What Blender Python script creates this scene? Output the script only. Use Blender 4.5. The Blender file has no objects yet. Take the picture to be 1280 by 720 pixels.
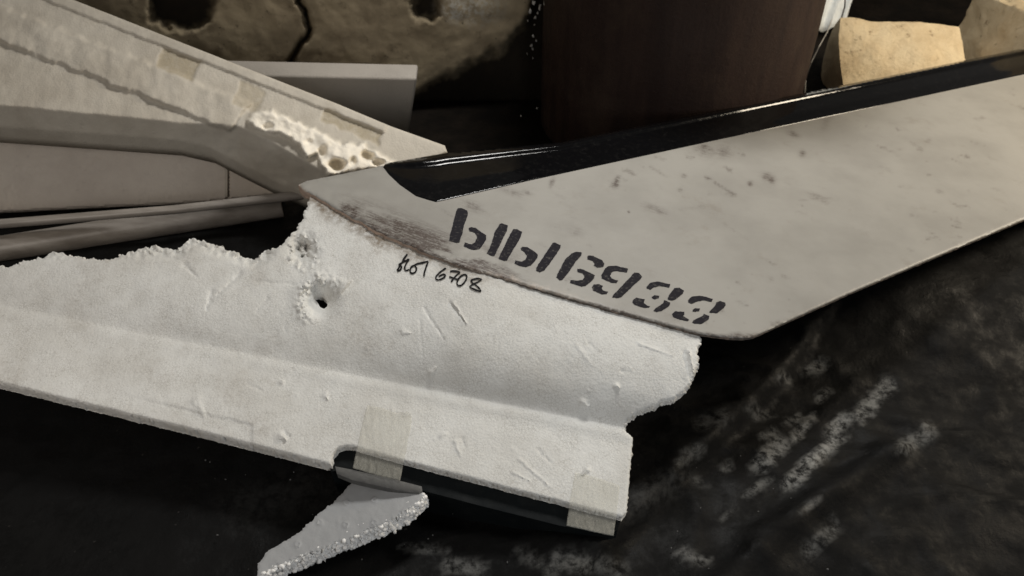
import bpy, bmesh, math, random
import numpy as np
from mathutils import Vector, noise
from mathutils.geometry import delaunay_2d_cdt
rad = math.radians
S = bpy.context.scene
COL = S.collection

# ------------------------------------------------------------------ camera
FOC, PITCH = 1000.0, rad(39.0)            # focal length in photo pixels (1280 wide)
CAM = np.array((0.0, -1.05, 0.95))
FWD = np.array((0.0, math.cos(PITCH), -math.sin(PITCH)))
UPV = np.array((0.0, math.sin(PITCH), math.cos(PITCH)))
RGT = np.array((1.0, 0.0, 0.0))
cd = bpy.data.cameras.new('camera')
cam = bpy.data.objects.new('camera', cd); COL.objects.link(cam)
cam.location = CAM; cam.rotation_euler = (math.pi/2 - PITCH, 0, 0)
cd.sensor_width = 36; cd.lens = 36*FOC/1280; cd.clip_start = .02; cd.clip_end = 60
S.camera = cam
cd.dof.use_dof = True; cd.dof.focus_distance = 1.16; cd.dof.aperture_fstop = 5.6
# ------------------------------------------------------------------ light
w = bpy.data.worlds.new('World'); S.world = w; w.use_nodes = True
w.node_tree.nodes['Background'].inputs[0].default_value = (1, .95, .88, 1)
w.node_tree.nodes['Background'].inputs[1].default_value = .075
def area(name, loc, target, size, power, color, sy=None):
    l = bpy.data.lights.new(name, 'AREA'); l.size = size; l.energy = power; l.color = color
    if sy: l.shape = 'RECTANGLE'; l.size_y = sy
    o = bpy.data.objects.new(name, l); COL.objects.link(o); o.location = loc
    o.rotation_euler = (Vector(target)-Vector(loc)).to_track_quat('-Z', 'Y').to_euler()
    return o
area('front_fill', (.62, -1.25, .70), (.05, -.28, .10), .35, 3.6, (.97, .985, 1.0))  # added front fill, no lamp stands there
area('roof_opening', (.28, .72, 1.55), (.02, -.2, .12), .34, 17.5, (1.0, .975, .93))
area('side_fill', (-1.0, -.75, .75), (-.5, .35, .12), .5, 2.7, (1.0, .91, .82))  # fill light added from the left for slab, block and pipe
area('doorway_light', (1.95, .35, .95), (.9, .95, .1), .4, 22, (1, .86, .66))
S.view_settings.view_transform = 'Standard'; S.view_settings.look = 'None'
S.view_settings.exposure = 0; S.view_settings.gamma = 1

# ------------------------------------------------------------------ helpers
def ray(px, py):
    px = np.asarray(px, float); py = np.asarray(py, float)
    return (FWD[None] + ((px-640)/FOC)[:, None]*RGT[None] + ((360-py)/FOC)[:, None]*UPV[None])
class Plane:
    """A flat plane in the world; lift() carries outline points of the picture onto it, h metres above it."""
    def __init__(s, p0, n):
        s.p0 = np.array(p0, float); s.n = np.array(n, float); s.n /= np.linalg.norm(s.n)
    def lift(s, px, py, h=0.0):
        d = ray(np.atleast_1d(px), np.atleast_1d(py))
        t = (s.n @ (s.p0-CAM) + np.asarray(h))/(d @ s.n)
        return CAM[None] + t[:, None]*d
def at_z(px, py, z):
    d = ray([px], [py])[0]; return CAM + (z-CAM[2])/d[2]*d
def at_y(px, py, y):
    d = ray([px], [py])[0]; return CAM + (y-CAM[1])/d[1]*d
def through(a, b, c):
    n = np.cross(b-a, c-a); n /= np.linalg.norm(n)
    if n[2] < 0: n = -n
    return Plane(a, n)
def ss(a, b, x):
    t = np.clip((np.asarray(x, float)-a)/(b-a), 0, 1); return t*t*(3-2*t)
def nz(x, y, sc, seed=0., oct=3):
    """fractal noise -1..1 of picture/outline coordinates (array)"""
    x = np.atleast_1d(x); y = np.atleast_1d(y)
    return np.array([noise.fractal(Vector((a*sc, b*sc, seed)), 1.0, 2.0, oct) for a, b in zip(x, y)])
def inside(px, py, poly):
    r = np.zeros(len(px), bool); n = len(poly)
    for i in range(n):
        x1, y1 = poly[i][:2]; x2, y2 = poly[(i+1) % n][:2]
        if y1 == y2: continue
        c = ((y1 > py) != (y2 > py)) & (px < (x2-x1)*(py-y1)/(y2-y1)+x1)
        r ^= c
    return r
def dist_poly(px, py, pts, closed=True):
    best = np.full(len(px), 1e9); n = len(pts)
    for i in range(n if closed else n-1):
        x1, y1 = pts[i][:2]; x2, y2 = pts[(i+1) % n][:2]
        dx, dy = x2-x1, y2-y1; L = dx*dx+dy*dy+1e-9
        t = np.clip(((px-x1)*dx+(py-y1)*dy)/L, 0, 1)
        best = np.minimum(best, np.hypot(px-x1-t*dx, py-y1-t*dy))
    return best
def tag(o, label, cat, group=None, kind=None):
    if label: o['label'] = label
    if cat: o['category'] = cat
    if group: o['group'] = group
    if kind: o['kind'] = kind
    return o
def thing(name, loc, label, cat, group=None):
    o = bpy.data.objects.new(name, None); COL.objects.link(o); o.location = loc
    o.empty_display_size = .05
    return tag(o, label, cat, group)
def link(name, verts, faces, mats, parent=None, origin=None, midx=None, attrs=None, smooth=True, sharp=35):
    verts = np.asarray(verts, float)
    off = np.array(parent.location) if parent is not None else (np.array(origin) if origin is not None else verts.mean(0)*[1, 1, 0]+[0, 0, verts[:, 2].min()])
    if parent is not None and parent.parent is not None: off = off + np.array(parent.parent.location)
    m = bpy.data.meshes.new(name)
    m.from_pydata((verts-off).tolist(), [], faces)
    for mt in (mats if isinstance(mats, (list, tuple)) else [mats]): m.materials.append(mt)
    if midx is not None: m.polygons.foreach_set('material_index', midx)
    if attrs:
        for k, v in attrs.items():
            a = m.attributes.new(k, 'FLOAT', 'POINT'); a.data.foreach_set('value', np.asarray(v, np.float32))
    m.polygons.foreach_set('use_smooth', [smooth]*len(m.polygons))
    m.update()
    if smooth and sharp: m.set_sharp_from_angle(angle=rad(sharp))
    o = bpy.data.objects.new(name, m); COL.objects.link(o)
    if parent is not None: o.parent = parent
    else: o.location = off
    return o
def densify(outline, step, seed=0):
    """outline: (x, y[, jag]) ; jag = torn-edge roughness in px for the segment that starts there"""
    out = []; rng = random.Random(seed); n = len(outline)
    for i in range(n):
        a = outline[i]; b = outline[(i+1) % n]; j = a[2] if len(a) > 2 else 0
        L = math.hypot(b[0]-a[0], b[1]-a[1]); k = max(1, int(round(L/step)))
        nx, ny = -(b[1]-a[1])/(L+1e-9), (b[0]-a[0])/(L+1e-9)
        for q in range(k):
            t = q/k; x = a[0]+(b[0]-a[0])*t; y = a[1]+(b[1]-a[1])*t
            d = 0
            if j:
                d = j*(noise.fractal(Vector((x*.09, y*.09, seed+3.1)), 1, 2, 3)*1.3 + rng.uniform(-.45, .45))
            out.append((x+nx*d, y+ny*d))
    return out
def plate(name, mats, plane, outline, step=3, h=None, thick=.01, holes=(), attrs=None, parent=None, origin=None,
          rnd=0, rnd_h=0, rings=2, side_jit=0, seed=0, cap=True, thick_fn=None, sharp=35):
    """A solid with a modelled face: outline on `plane`, face relief h(x,y) in metres, real thickness behind it."""
    loop = densify(outline, step, seed)
    xs = [p[0] for p in loop]; ys = [p[1] for p in loop]
    gx, gy = np.meshgrid(np.arange(min(xs), max(xs), step), np.arange(min(ys), max(ys), step*.87))
    gx = gx + (np.arange(gx.shape[0]) % 2)[:, None]*step*.5
    rs = np.random.RandomState(seed)
    gx = (gx+rs.uniform(-.12, .12, gx.shape)*step).ravel(); gy = (gy+rs.uniform(-.12, .12, gy.shape)*step).ravel()
    keep = inside(gx, gy, loop); gx, gy = gx[keep], gy[keep]
    keep = dist_poly(gx, gy, loop) > step*.55
    hl = [densify(hp, step, seed+7) for hp in holes]
    for hp in hl: keep &= (~inside(gx, gy, hp)) & (dist_poly(gx, gy, hp) > step*.5)
    gx, gy = gx[keep], gy[keep]
    pts = [Vector(p) for p in loop]; edges = [(i, (i+1) % len(loop)) for i in range(len(loop))]
    for hp in hl:
        b = len(pts); pts += [Vector(p) for p in hp]; edges += [(b+i, b+(i+1) % len(hp)) for i in range(len(hp))]
    pts += [Vector((a, b)) for a, b in zip(gx, gy)]
    vo, eo, fo, _, _, _ = delaunay_2d_cdt(pts, edges, [], 1, 1e-5)
    V = np.array([(v.x, v.y) for v in vo]); F = [list(f) for f in fo]
    if hl:
        c = np.array([V[f].mean(0) for f in F]); bad = np.zeros(len(F), bool)
        for hp in hl: bad |= inside(c[:, 0], c[:, 1], hp)
        F = [f for f, b in zip(F, bad) if not b]
    x, y = V[:, 0], V[:, 1]
    H = np.zeros(len(V)) if h is None else np.asarray(h(x, y), float)*np.ones(len(V))
    if rnd:
        d = np.clip(dist_poly(x, y, loop)/rnd, 0, 1)
        H = H - rnd_h*(1-np.sqrt(np.clip(1-(1-d)**2, 0, 1)))
    W = plane.lift(x, y, H)
    # make faces look along +n
    f0 = F[len(F)//2]; nn = np.cross(W[f0[1]]-W[f0[0]], W[f0[2]]-W[f0[0]])
    if nn @ plane.n < 0: F = [f[::-1] for f in F]
    cnt = {}
    for f in F:
        for a, b in zip(f, f[1:]+f[:1]): cnt[(a, b)] = 1
    bnd = [(a, b) for (a, b) in cnt if (b, a) not in cnt]
    verts = [W]; midx = [0]*len(F); base = len(W)
    bv = sorted({a for e in bnd for a in e}); loc = {v: i for i, v in enumerate(bv)}; nb = len(bv)
    th = np.full(nb, thick) if thick_fn is None else np.array([thick_fn(V[v][0], V[v][1]) for v in bv])
    prev = {v: v for v in bv}; src = list(range(len(V)))
    cen = W[bv].mean(0)
    for r in range(1, rings+1):
        P = W[bv] - plane.n[None]*(th*r/rings)[:, None]
        if side_jit:
            P = P + rs.normal(0, side_jit, P.shape)*(1 if r < rings else .5)
        verts.append(P); cur = {v: base+loc[v] for v in bv}; base += nb; src += bv
        for a, b in bnd: F.append([prev[b], prev[a], cur[a], cur[b]]); midx.append(1 if isinstance(mats, (list, tuple)) and len(mats) > 1 else 0)
        prev = cur
    if cap and hl:
        W2 = W - plane.n[None]*(np.array([thick_fn(a, b) for a, b in V])[:, None] if thick_fn else thick); b2 = base; verts.append(W2); src += list(range(len(V)))
        for f in [f for f in F if len(f) == 3]: F.append([b2+i for i in f[::-1]]); midx.append(1)
    elif cap:
        n0 = len(F)
        # back face: one loop per outline
        nxt = {a: b for a, b in bnd}; outer = None; left = set(nxt)
        loops = []
        while left:
            s0 = left.pop(); lp = [s0]; c = nxt[s0]
            while c != s0 and c in left: left.discard(c); lp.append(c); c = nxt[c]
            loops.append(lp)
        outer = max(loops, key=len)
        F.append([prev[v] for v in outer][::-1]); midx.append(midx[-1])
    VV = np.concatenate(verts)
    A = None
    if attrs:
        A = {k: np.asarray(fn(x, y))[src] for k, fn in attrs.items()}
    return link(name, VV, F, mats, parent, origin, midx, A, sharp=sharp)
def ribbon(name, mat, plane, strokes, width, hf, parent, lift=.0007):
    V, F = [], []
    for st in strokes:
        st = [Vector(p) for p in st]
        # smooth the stroke
        pts = []
        for i in range(len(st)-1):
            p0 = st[max(i-1, 0)]; p1 = st[i]; p2 = st[i+1]; p3 = st[min(i+2, len(st)-1)]
            for k in range(6):
                t = k/6
                pts.append(.5*((2*p1)+(p2-p0)*t+(2*p0-5*p1+4*p2-p3)*t*t+(3*p1-p0-3*p2+p3)*t**3))
        pts.append(st[-1]); b = len(V)
        for i, p in enumerate(pts):
            d = (pts[min(i+1, len(pts)-1)]-pts[max(i-1, 0)]); d = d.normalized() if d.length else Vector((1, 0))
            nrm = Vector((-d.y, d.x)); wd = width*(.8+.35*noise.noise(Vector((p.x*.3, p.y*.3, 0))))
            if i in (0, len(pts)-1): wd *= .6
            V += [p+nrm*wd*.5, p-nrm*wd*.5]
        F += [[b+2*i, b+2*i+1, b+2*i+3, b+2*i+2] for i in range(len(pts)-1)]
    x = np.array([v.x for v in V]); y = np.array([v.y for v in V])
    return link(name, plane.lift(x, y, hf(x, y)+lift), F, mat, parent, smooth=False)
def tube(name, mat, pts, r, parent=None, seg=12, closed_ends=True, origin=None):
    pts = [Vector(p) for p in pts]; V, F = [], []
    for i, p in enumerate(pts):
        d = (pts[min(i+1, len(pts)-1)]-pts[max(i-1, 0)]).normalized()
        u = d.cross(Vector((0, 0, 1))); u = u.normalized() if u.length > .01 else Vector((1, 0, 0)); v = u.cross(d)
        rr = r[i] if isinstance(r, (list, tuple)) else r
        V += [p+(u*math.cos(2*math.pi*k/seg)+v*math.sin(2*math.pi*k/seg))*rr for k in range(seg)]
    for i in range(len(pts)-1):
        for k in range(seg):
            F.append([i*seg+k, i*seg+(k+1) % seg, (i+1)*seg+(k+1) % seg, (i+1)*seg+k])
    if closed_ends: F += [list(range(seg))[::-1], [(len(pts)-1)*seg+k for k in range(seg)]]
    return link(name, [tuple(v) for v in V], F, mat, parent, origin)

# ------------------------------------------------------------------ materials
class N:
    def __init__(s, name):
        s.m = bpy.data.materials.new(name); s.m.use_nodes = True; s.t = s.m.node_tree; s.t.nodes.clear()
        s.out = s.new('ShaderNodeOutputMaterial'); s.b = s.new('ShaderNodeBsdfPrincipled')
        s.t.links.new(s.b.outputs[0], s.out.inputs[0]); s.tc = s.new('ShaderNodeTexCoord').outputs['Object']
    def new(s, k, **kw):
        n = s.t.nodes.new(k)
        for a, v in kw.items(): setattr(n, a, v)
        return n
    def put(s, sock, v):
        if isinstance(v, bpy.types.NodeSocket): s.t.links.new(v, sock)
        else: sock.default_value = v
    def noise(s, scale, detail=5, rough=.6, vec=None, dist=0):
        n = s.new('ShaderNodeTexNoise'); s.put(n.inputs['Vector'], vec or s.tc)
        n.inputs['Scale'].default_value = scale; n.inputs['Detail'].default_value = detail
        n.inputs['Roughness'].default_value = rough; n.inputs['Distortion'].default_value = dist
        return n.outputs['Fac']
    def voro(s, scale, feature='F1', vec=None):
        n = s.new('ShaderNodeTexVoronoi', feature=feature); s.put(n.inputs['Vector'], vec or s.tc); n.inputs['Scale'].default_value = scale
        return n.outputs['Distance']
    def ramp(s, v, a, b, lo=0., hi=1.):
        n = s.new('ShaderNodeMapRange', interpolation_type='SMOOTHSTEP'); s.put(n.inputs[0], v)
        for i, q in zip((1, 2, 3, 4), (a, b, lo, hi)): n.inputs[i].default_value = q
        return n.outputs[0]
    def math(s, op, a, b=0.):
        n = s.new('ShaderNodeMath', operation=op); s.put(n.inputs[0], a); s.put(n.inputs[1], b); return n.outputs[0]
    def mix(s, f, a, b):
        n = s.new('ShaderNodeMix', data_type='RGBA'); s.put(n.inputs[0], f)
        for i, q in ((6, a), (7, b)): s.put(n.inputs[i], q if isinstance(q, bpy.types.NodeSocket) else (*q, 1))
        return n.outputs[2]
    def attr(s, k): return s.new('ShaderNodeAttribute', attribute_name=k).outputs['Fac']
    def stretch(s, sc):
        n = s.new('ShaderNodeMapping'); s.put(n.inputs[0], s.tc); n.inputs['Scale'].default_value = sc; return n.outputs[0]
    def bump(s, hgt, dist, strength=1., nrm=None):
        n = s.new('ShaderNodeBump'); s.put(n.inputs['Height'], hgt); n.inputs['Distance'].default_value = dist; n.inputs['Strength'].default_value = strength
        if nrm: s.put(n.inputs['Normal'], nrm)
        return n.outputs[0]
    def done(s, color, rough=.7, normal=None, spec=.4, metal=0.):
        s.put(s.b.inputs['Base Color'], color if isinstance(color, bpy.types.NodeSocket) else (*color, 1))
        s.put(s.b.inputs['Roughness'], rough); s.b.inputs['Specular IOR Level'].default_value = spec; s.b.inputs['Metallic'].default_value = metal
        if normal: s.put(s.b.inputs['Normal'], normal)
        return s.m

def foam(name, c1, c2, bead=230, bumpd=.0013, dirt=None):
    n = N(name); big = n.noise(9, 4); fine = n.noise(420, 3)
    col = n.mix(n.ramp(big, .35, .7), c1, c2)
    col = n.mix(n.ramp(n.noise(60, 6), .60, .74, 0, .35), col, tuple(v*.78 for v in c2))
    if dirt:
        a = n.attr('dirt'); m = n.math('MULTIPLY', a, n.ramp(n.noise(120, 6, .7), *((.05, .35) if name == 'beige_foam' else (.25, .65))))
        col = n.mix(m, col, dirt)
    if dirt and name == 'beige_foam': col = n.mix(n.math('MULTIPLY', n.attr('stain'), n.ramp(n.noise(80, 5), .2, .6, .4, .9)), col, (.40, .345, .25))
    if name == 'white_foam':
        vv = n.voro(260, 'DISTANCE_TO_EDGE'); col = n.mix(n.math('MULTIPLY', n.ramp(vv, .12, 0, 0, .4), n.ramp(n.noise(30, 5, .7), .35, .6)), col, (.36, .34, .30))
        col = n.mix(n.ramp(n.noise(300, 2, .5), .70, .76, 0, .5), col, (.30, .28, .24))
    v = n.voro(bead); b1 = n.bump(n.math('ADD', n.math('MULTIPLY', v, -.5), n.math('MULTIPLY', fine, .8)), bumpd, .55)
    b2 = n.bump(n.noise(45, 5), .003, .14, b1)
    return n.done(col, .62, b2, .3)
HULL = foam('white_foam', (.76, .765, .745), (.66, .655, .625), dirt=(.22, .17, .12))
TORN = foam('torn_foam', (.84, .83, .80), (.74, .72, .67), bead=170, bumpd=.003)
BEIGE = foam('beige_foam', (.56, .52, .45), (.47, .43, .365), dirt=(.92, .86, .75))
PINK = foam('grey_pink_foam', (.46, .42, .37), (.40, .365, .32), bead=200)
BLOCK = foam('pale_block_foam', (.66, .60, .53), (.58, .52, .46), bead=200)
SHARD = foam('grey_foam_face', (.40, .41, .42), (.36, .37, .38), bumpd=.0004)
BEADM = foam('white_beads', (.92, .92, .91), (.88, .88, .87), bead=400, bumpd=.0005)
def wing_mat():
    n = N('grey_painted_skin'); big = n.noise(6, 4)
    col = n.mix(n.ramp(big, .35, .7), (.335, .325, .30), (.28, .27, .248))
    st = n.stretch((60, 260, 60))
    fine = n.noise(1, 6, .7, st)
    col = n.mix(n.ramp(n.noise(14, 8, .75), .54, .75, 0, .42), col, (.21, .185, .155))
    rt = n.new('ShaderNodeMapping'); n.put(rt.inputs[0], n.tc); rt.inputs['Rotation'].default_value = (0, 0, rad(27))
    sc = n.new('ShaderNodeMapping'); n.put(sc.inputs[0], rt.outputs[0]); sc.inputs['Scale'].default_value = (38, 330, 120)
    strk = n.noise(1, 6, .7, sc.outputs[0], .4)
    col = n.mix(n.ramp(strk, .60, .74, 0, .35), col, (.20, .18, .155))
    a = n.attr('dirt'); m = n.math('MULTIPLY', a, n.math('MULTIPLY', n.ramp(n.noise(230, 7, .8), .28, .55), n.ramp(strk, .34, .56, .25, 1.25)))
    col = n.mix(m, col, (.075, .055, .045))
    p = n.attr('bare'); col = n.mix(n.math('MULTIPLY', p, n.ramp(n.noise(150, 5), .3, .6)), col, (.62, .50, .40))
    nr = n.bump(n.noise(500, 3), .0004, .5, n.bump(n.noise(35, 5), .0016, .35))
    return n.done(col, .48, nr, .45)
WING = wing_mat()
def wing_side():
    n = N('broken_skin_edge'); f = n.attr('edge')
    col = n.mix(n.ramp(n.noise(90, 6, .7), .3, .7), (.55, .42, .34), (.34, .26, .21))
    col = n.mix(n.math('MULTIPLY', f, n.ramp(n.noise(140, 5), .2, .6, .35, 1)), col, (.09, .08, .07))
    return n.done(col, .8, n.bump(n.noise(260, 5, .7), .002, .8), .2)
WEDGE = wing_side()
n = N('gloss_black_edge'); s_ = n.noise(90, 6, .7)
GLOSS = n.done(n.mix(n.ramp(s_, .5, .8, 0, .5), (.0035, .0036, .0042), (.022, .021, .020)), n.ramp(s_, .3, .8, .07, .16), None, .28)
n = N('stencil_ink'); k = n.noise(160, 6, .75)
INK = n.done(n.mix(n.ramp(k, .52, .74), (.014, .013, .018), (.13, .125, .115)), .75, None, .15)
n = N('marker_ink'); INK2 = n.done((.010, .010, .011), .7, None, .15)
n = N('black_panel'); k = n.noise(40, 6, .7)
PANEL = n.done(n.mix(n.ramp(k, .45, .8), (.006, .008, .009), (.014, .016, .016)), .6, n.bump(n.noise(120, 5), .0006, .3), .15)
n = N('lit_lip'); LIP = n.done(n.mix(n.noise(80, 5), (.14, .14, .135), (.08, .08, .08)), .6, n.bump(n.noise(200, 4), .0008, .5), .3)  # grey tone paints the panel edge as lit; crumbs reuse it
def tarp_mat():
    n = N('black_tarp'); k = n.noise(22, 8, .7)
    col = n.mix(n.ramp(k, .42, .78), (.003, .003, .003), (.0052, .0051, .005))
    a = n.attr('scuff'); st = n.noise(1, 8, .72, n.stretch((70, 70, 70)))
    col = n.mix(n.math('MULTIPLY', a, n.ramp(st, .36, .64)), col, (.24, .24, .23))
    col = n.mix(n.ramp(n.noise(130, 3, .5), .72, .78, 0, .5), col, (.07, .065, .06))
    return n.done(col, n.ramp(k, .35, .65, .5, .85), n.bump(n.noise(55, 7, .65), .004, .5, n.bump(n.noise(9, 3, .5, None, 1.0), .008, .3)), .16)
TARP = tarp_mat()
n = N('dark_ground'); k = n.noise(12, 8, .7)
GROUND = n.done(n.mix(n.ramp(k, .35, .75), (.006, .005, .004), (.016, .012, .009)), .9, n.bump(n.noise(60, 7), .01, .6), .1)
def wall_mat():
    n = N('old_plaster'); k = n.noise(5, 8, .68); k2 = n.noise(26, 8, .7)
    col = n.mix(n.ramp(k, .35, .68), (.36, .295, .195), (.23, .185, .122))
    col = n.mix(n.ramp(k2, .55, .75, 0, .8), col, (.085, .062, .04))
    col = n.mix(n.ramp(n.noise(70, 5, .6), .66, .73, 0, .8), col, (.035, .026, .018))
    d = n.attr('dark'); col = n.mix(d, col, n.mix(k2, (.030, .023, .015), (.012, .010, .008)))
    p = n.attr('pale'); col = n.mix(n.math('MULTIPLY', p, n.ramp(n.noise(80, 7, .75), .42, .6)), col, (.42, .39, .33))
    return n.done(col, .9, n.bump(n.noise(90, 6, .7), .0015, .6, n.bump(k2, .003, .6)), .2)
WALLM = wall_mat()
def rust():
    n = N('brown_rusty_steel'); k = n.noise(7, 8, .65); st = n.noise(1, 6, .65, n.stretch((26, 26, 3)))
    col = n.mix(n.ramp(st, .35, .7), (.020, .0095, .007), (.034, .018, .0125))
    col = n.mix(n.ramp(k, .5, .72, 0, .7), col, (.05, .032, .022))
    col = n.mix(n.ramp(n.noise(150, 3), .74, .79, 0, .7), col, (.22, .19, .15))
    return n.done(col, n.ramp(k, .3, .7, .55, .8), n.bump(n.noise(110, 6, .7), .003, .5), .3)
RUST = rust()
def stone():
    n = N('yellow_sandstone'); k = n.noise(11, 8, .7)
    col = n.mix(n.ramp(k, .35, .7), (.68, .56, .37), (.54, .42, .26))
    col = n.mix(n.ramp(n.noise(34, 7, .7), .58, .7, 0, .8), col, (.20, .13, .07))
    return n.done(col, .85, n.bump(n.noise(50, 7, .7), .012, .6), .2)
STONE = stone()
n = N('daylight_sheet'); SHEET = n.done(n.mix(n.noise(12, 5), (.80, .84, .86), (.66, .71, .74)), .6, n.bump(n.noise(14, 4), .02, .5))
n = N('dull_pipe'); k = n.noise(20, 6, .6, n.stretch((.4, 3, 3)))
PIPEM = n.done(n.mix(n.ramp(k, .3, .7), (.36, .33, .30), (.24, .215, .19)), .35, n.bump(n.noise(70, 5), .001, .4), .5)
n = N('flake'); FLAKE = n.done(n.mix(n.noise(60, 4), (.65, .64, .6), (.45, .43, .4)), .4, None, .6)
n = N('wire_dark'); WIRE = n.done((.03, .02, .015), .5)
def tape_mat():
    n = N('matte_tape'); st = n.noise(1, 6, .7, n.stretch((170, 70, 70)), 1.6)
    col = n.mix(n.ramp(st, .35, .7), (.78, .765, .68), (.76, .745, .655))
    n.done(col, .40, n.bump(st, .0022, .7), .4)
    tr = n.new('ShaderNodeBsdfTransparent'); mx = n.new('ShaderNodeMixShader')
    n.put(mx.inputs[0], n.ramp(st, .3, .7, .34, .26)); n.t.links.new(tr.outputs[0], mx.inputs[1]); n.t.links.new(n.b.outputs[0], mx.inputs[2])
    n.t.links.new(mx.outputs[0], n.out.inputs[0]); return n.m
TAPE = tape_mat()

# ------------------------------------------------------------------ ground and wall
gx = np.linspace(-4, 4, 60); V = []; F = []
for j in range(60):
    for i in range(60):
        V.append((gx[i], gx[j]+1, .01*noise.noise(Vector((gx[i]*3, gx[j]*3, 0)))-.012))
for j in range(59):
    for i in range(59): F.append([j*60+i, j*60+i+1, (j+1)*60+i+1, (j+1)*60+i])
tag(link('ground', V, F, GROUND, origin=(0, 0, 0)), 'dark earth ground under the wreckage', None, kind='structure')

WY = .9
wallp = Plane((0, WY, 0), (.06, -1, 0.0))
crack = [(372, -60), (378, -10), (372, 2), (381, 12), (384, 26), (387, 38), (384, 46), (375, 54), (369, 66), (362, 80), (358, 100), (350, 130)]
shade_recess = [(560, 92), (592, 74), (622, 60), (650, 34), (664, 8), (690, -90), (760, -90), (760, 140), (480, 140), (520, 112)]  # shaded part of the wall, set back and coloured dark
holeA = [(180, -60), (268, -60), (267, 10), (264, 24), (250, 35), (225, 38), (190, 30)]
holeB = [(518, -40), (548, -40), (548, 20), (540, 26), (520, 25), (516, 10)]
def wall_h(x, y):
    h = .006*nz(x, y, .012, 5, 4) + .0018*nz(x, y, .06, 9, 4)
    dc = dist_poly(x, y, crack, False); wd = 2.6+1.6*nz(x, y, .05, 2, 2)
    h -= .05*(1-ss(np.maximum(wd, .6), np.maximum(wd, .6)+2.2, dc))
    side = (x > np.interp(y, [p[1] for p in crack], [p[0] for p in crack]))
    h += np.where(side, .004, 0)
    jit = 7*nz(x, y, .05, 11, 3)
    for poly, dep in ((shade_recess, .035), (holeA, .05), (holeB, .05)):
        s = np.where(inside(x, y, poly), 1, -1)*dist_poly(x, y, poly)
        h -= dep*ss(-3, 5, s+jit)
    return h
def wall_shade(x, y):  # shade painted into the wall colour, also in crack and holes
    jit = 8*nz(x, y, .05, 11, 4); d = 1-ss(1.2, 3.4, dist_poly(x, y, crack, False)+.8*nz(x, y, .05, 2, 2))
    for poly in (shade_recess, holeA, holeB):
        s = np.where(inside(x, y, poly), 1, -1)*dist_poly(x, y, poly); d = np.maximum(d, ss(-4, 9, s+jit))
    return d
def wall_pale(x, y):
    return (1-ss(8, 34, np.hypot((x-590)*.6, (y-10)*1.1)))*.9 + (1-ss(5, 18, np.hypot(x-566, y-14)))*.6
wt = thing('plaster_wall', (0, WY, 0), 'cracked brown plaster wall in shadow behind the foam wreckage', 'wall')
plate('plaster', WALLM, wallp, [(-330, -260), (760, -260), (760, 126), (-330, 126)], 3.2, wall_h, .12, attrs={'dark': wall_shade, 'pale': wall_pale}, parent=wt, sharp=None)
# white flakes clinging beside the drum
rng = random.Random(4); V = []; F = []
for (x, y, s) in [(668, 3, 4), (675, 9, 3.5), (663, 14, 3), (680, 4, 3), (669, 22, 2.6), (683, 14, 2.2), (668, 31, 1.8), (682, 38, 1.4), (667, 46, 3), (670, 50, 2), (664, 57, 2.5), (666, 61, 1.6), (659, 67, 1.0), (666, 73, 1.2),
                  (651, 145, 1.1), (671, 135, 1.3), (664, -6, 4), (676, -8, 4), (672, 16, 2), (660, 26, 1.5)]:
    c = at_y(x, y, .62) if y > 100 else at_y(x, y, .8); b = len(V)
    for k in range(7):
        a = 2*math.pi*k/7; r = s*.0014*rng.uniform(.3, 1.5)
        V.append(c+np.array((math.cos(a)*r*.75, rng.uniform(-.002, .002), math.sin(a)*r*1.25)))
    V.append(c+np.array((0, -.004, .001)))
    F += [[b+k, b+(k+1) % 7, b+7] for k in range(7)]
    V.append(c+np.array((0, .003, 0))); F += [[b+(k+1) % 7, b+k, b+8] for k in range(7)]
tag(link('white_flakes', V, F, FLAKE, smooth=False), 'scattered shiny white flakes in the dark gap beside the rusty drum', 'flakes', kind='stuff')

# ------------------------------------------------------------------ drum
D, R0 = 1.90, .3147; az = rad(11.8)
ax, ay = D*math.sin(az), -1.05+D*math.cos(az)
dt = thing('rusty_drum', (ax, ay, 0), 'large dark brown rusty steel drum behind the black edged fin', 'drum')
V, F = [], []; seg = 128; zs = list(np.linspace(0, .62, 32))
for z in zs:
    for k in range(seg):
        a = 2*math.pi*k/seg; r = R0+.0035*noise.noise(Vector((math.cos(a)*3, math.sin(a)*3, z*4)))
        V.append((ax+r*math.cos(a), ay+r*math.sin(a), z))
for j in range(len(zs)-1):
    for k in range(seg): F.append([j*seg+k, j*seg+(k+1) % seg, (j+1)*seg+(k+1) % seg, (j+1)*seg+k])
F.append([(len(zs)-1)*seg+k for k in range(seg)])
link('shell', V, F, RUST, dt)
for zc in (.625,):
    ring = [(ax+(R0+.004)*math.cos(2*math.pi*k/96), ay+(R0+.004)*math.sin(2*math.pi*k/96), zc) for k in range(97)]
    tube('hoop', RUST, ring, .011, dt, 8, False)

# ------------------------------------------------------------------ lit stone and added daylight sheet at the right
def rough_box(name, mat, c, size, rotz, amp, seed, parent=None, cuts=34, tilt=0):
    bm = bmesh.new(); bmesh.ops.create_cube(bm, size=1)
    bmesh.ops.subdivide_edges(bm, edges=bm.edges[:], cuts=cuts, use_grid_fill=True)
    V = []
    for v in bm.verts:
        p = v.co.copy(); q = Vector([math.copysign(abs(a*2)**1, a) for a in p])
        L = max(abs(a) for a in q); sph = q.normalized()*1.15
        q = q.lerp(sph, .30)
        p = Vector((q.x*size[0]/2, q.y*size[1]/2, q.z*size[2]/2))
        p += q.normalized()*amp*noise.fractal(p*6+Vector((seed, 0, 0)), 1, 2.2, 5)
        p.rotate(__import__('mathutils').Euler((tilt, 0, rotz))); V.append(tuple(p+Vector(c)))
    bm.verts.index_update(); F = [[v.index for v in f.verts] for f in bm.faces]; bm.free()
    return link(name, V, F, mat, parent, sharp=60)
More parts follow.
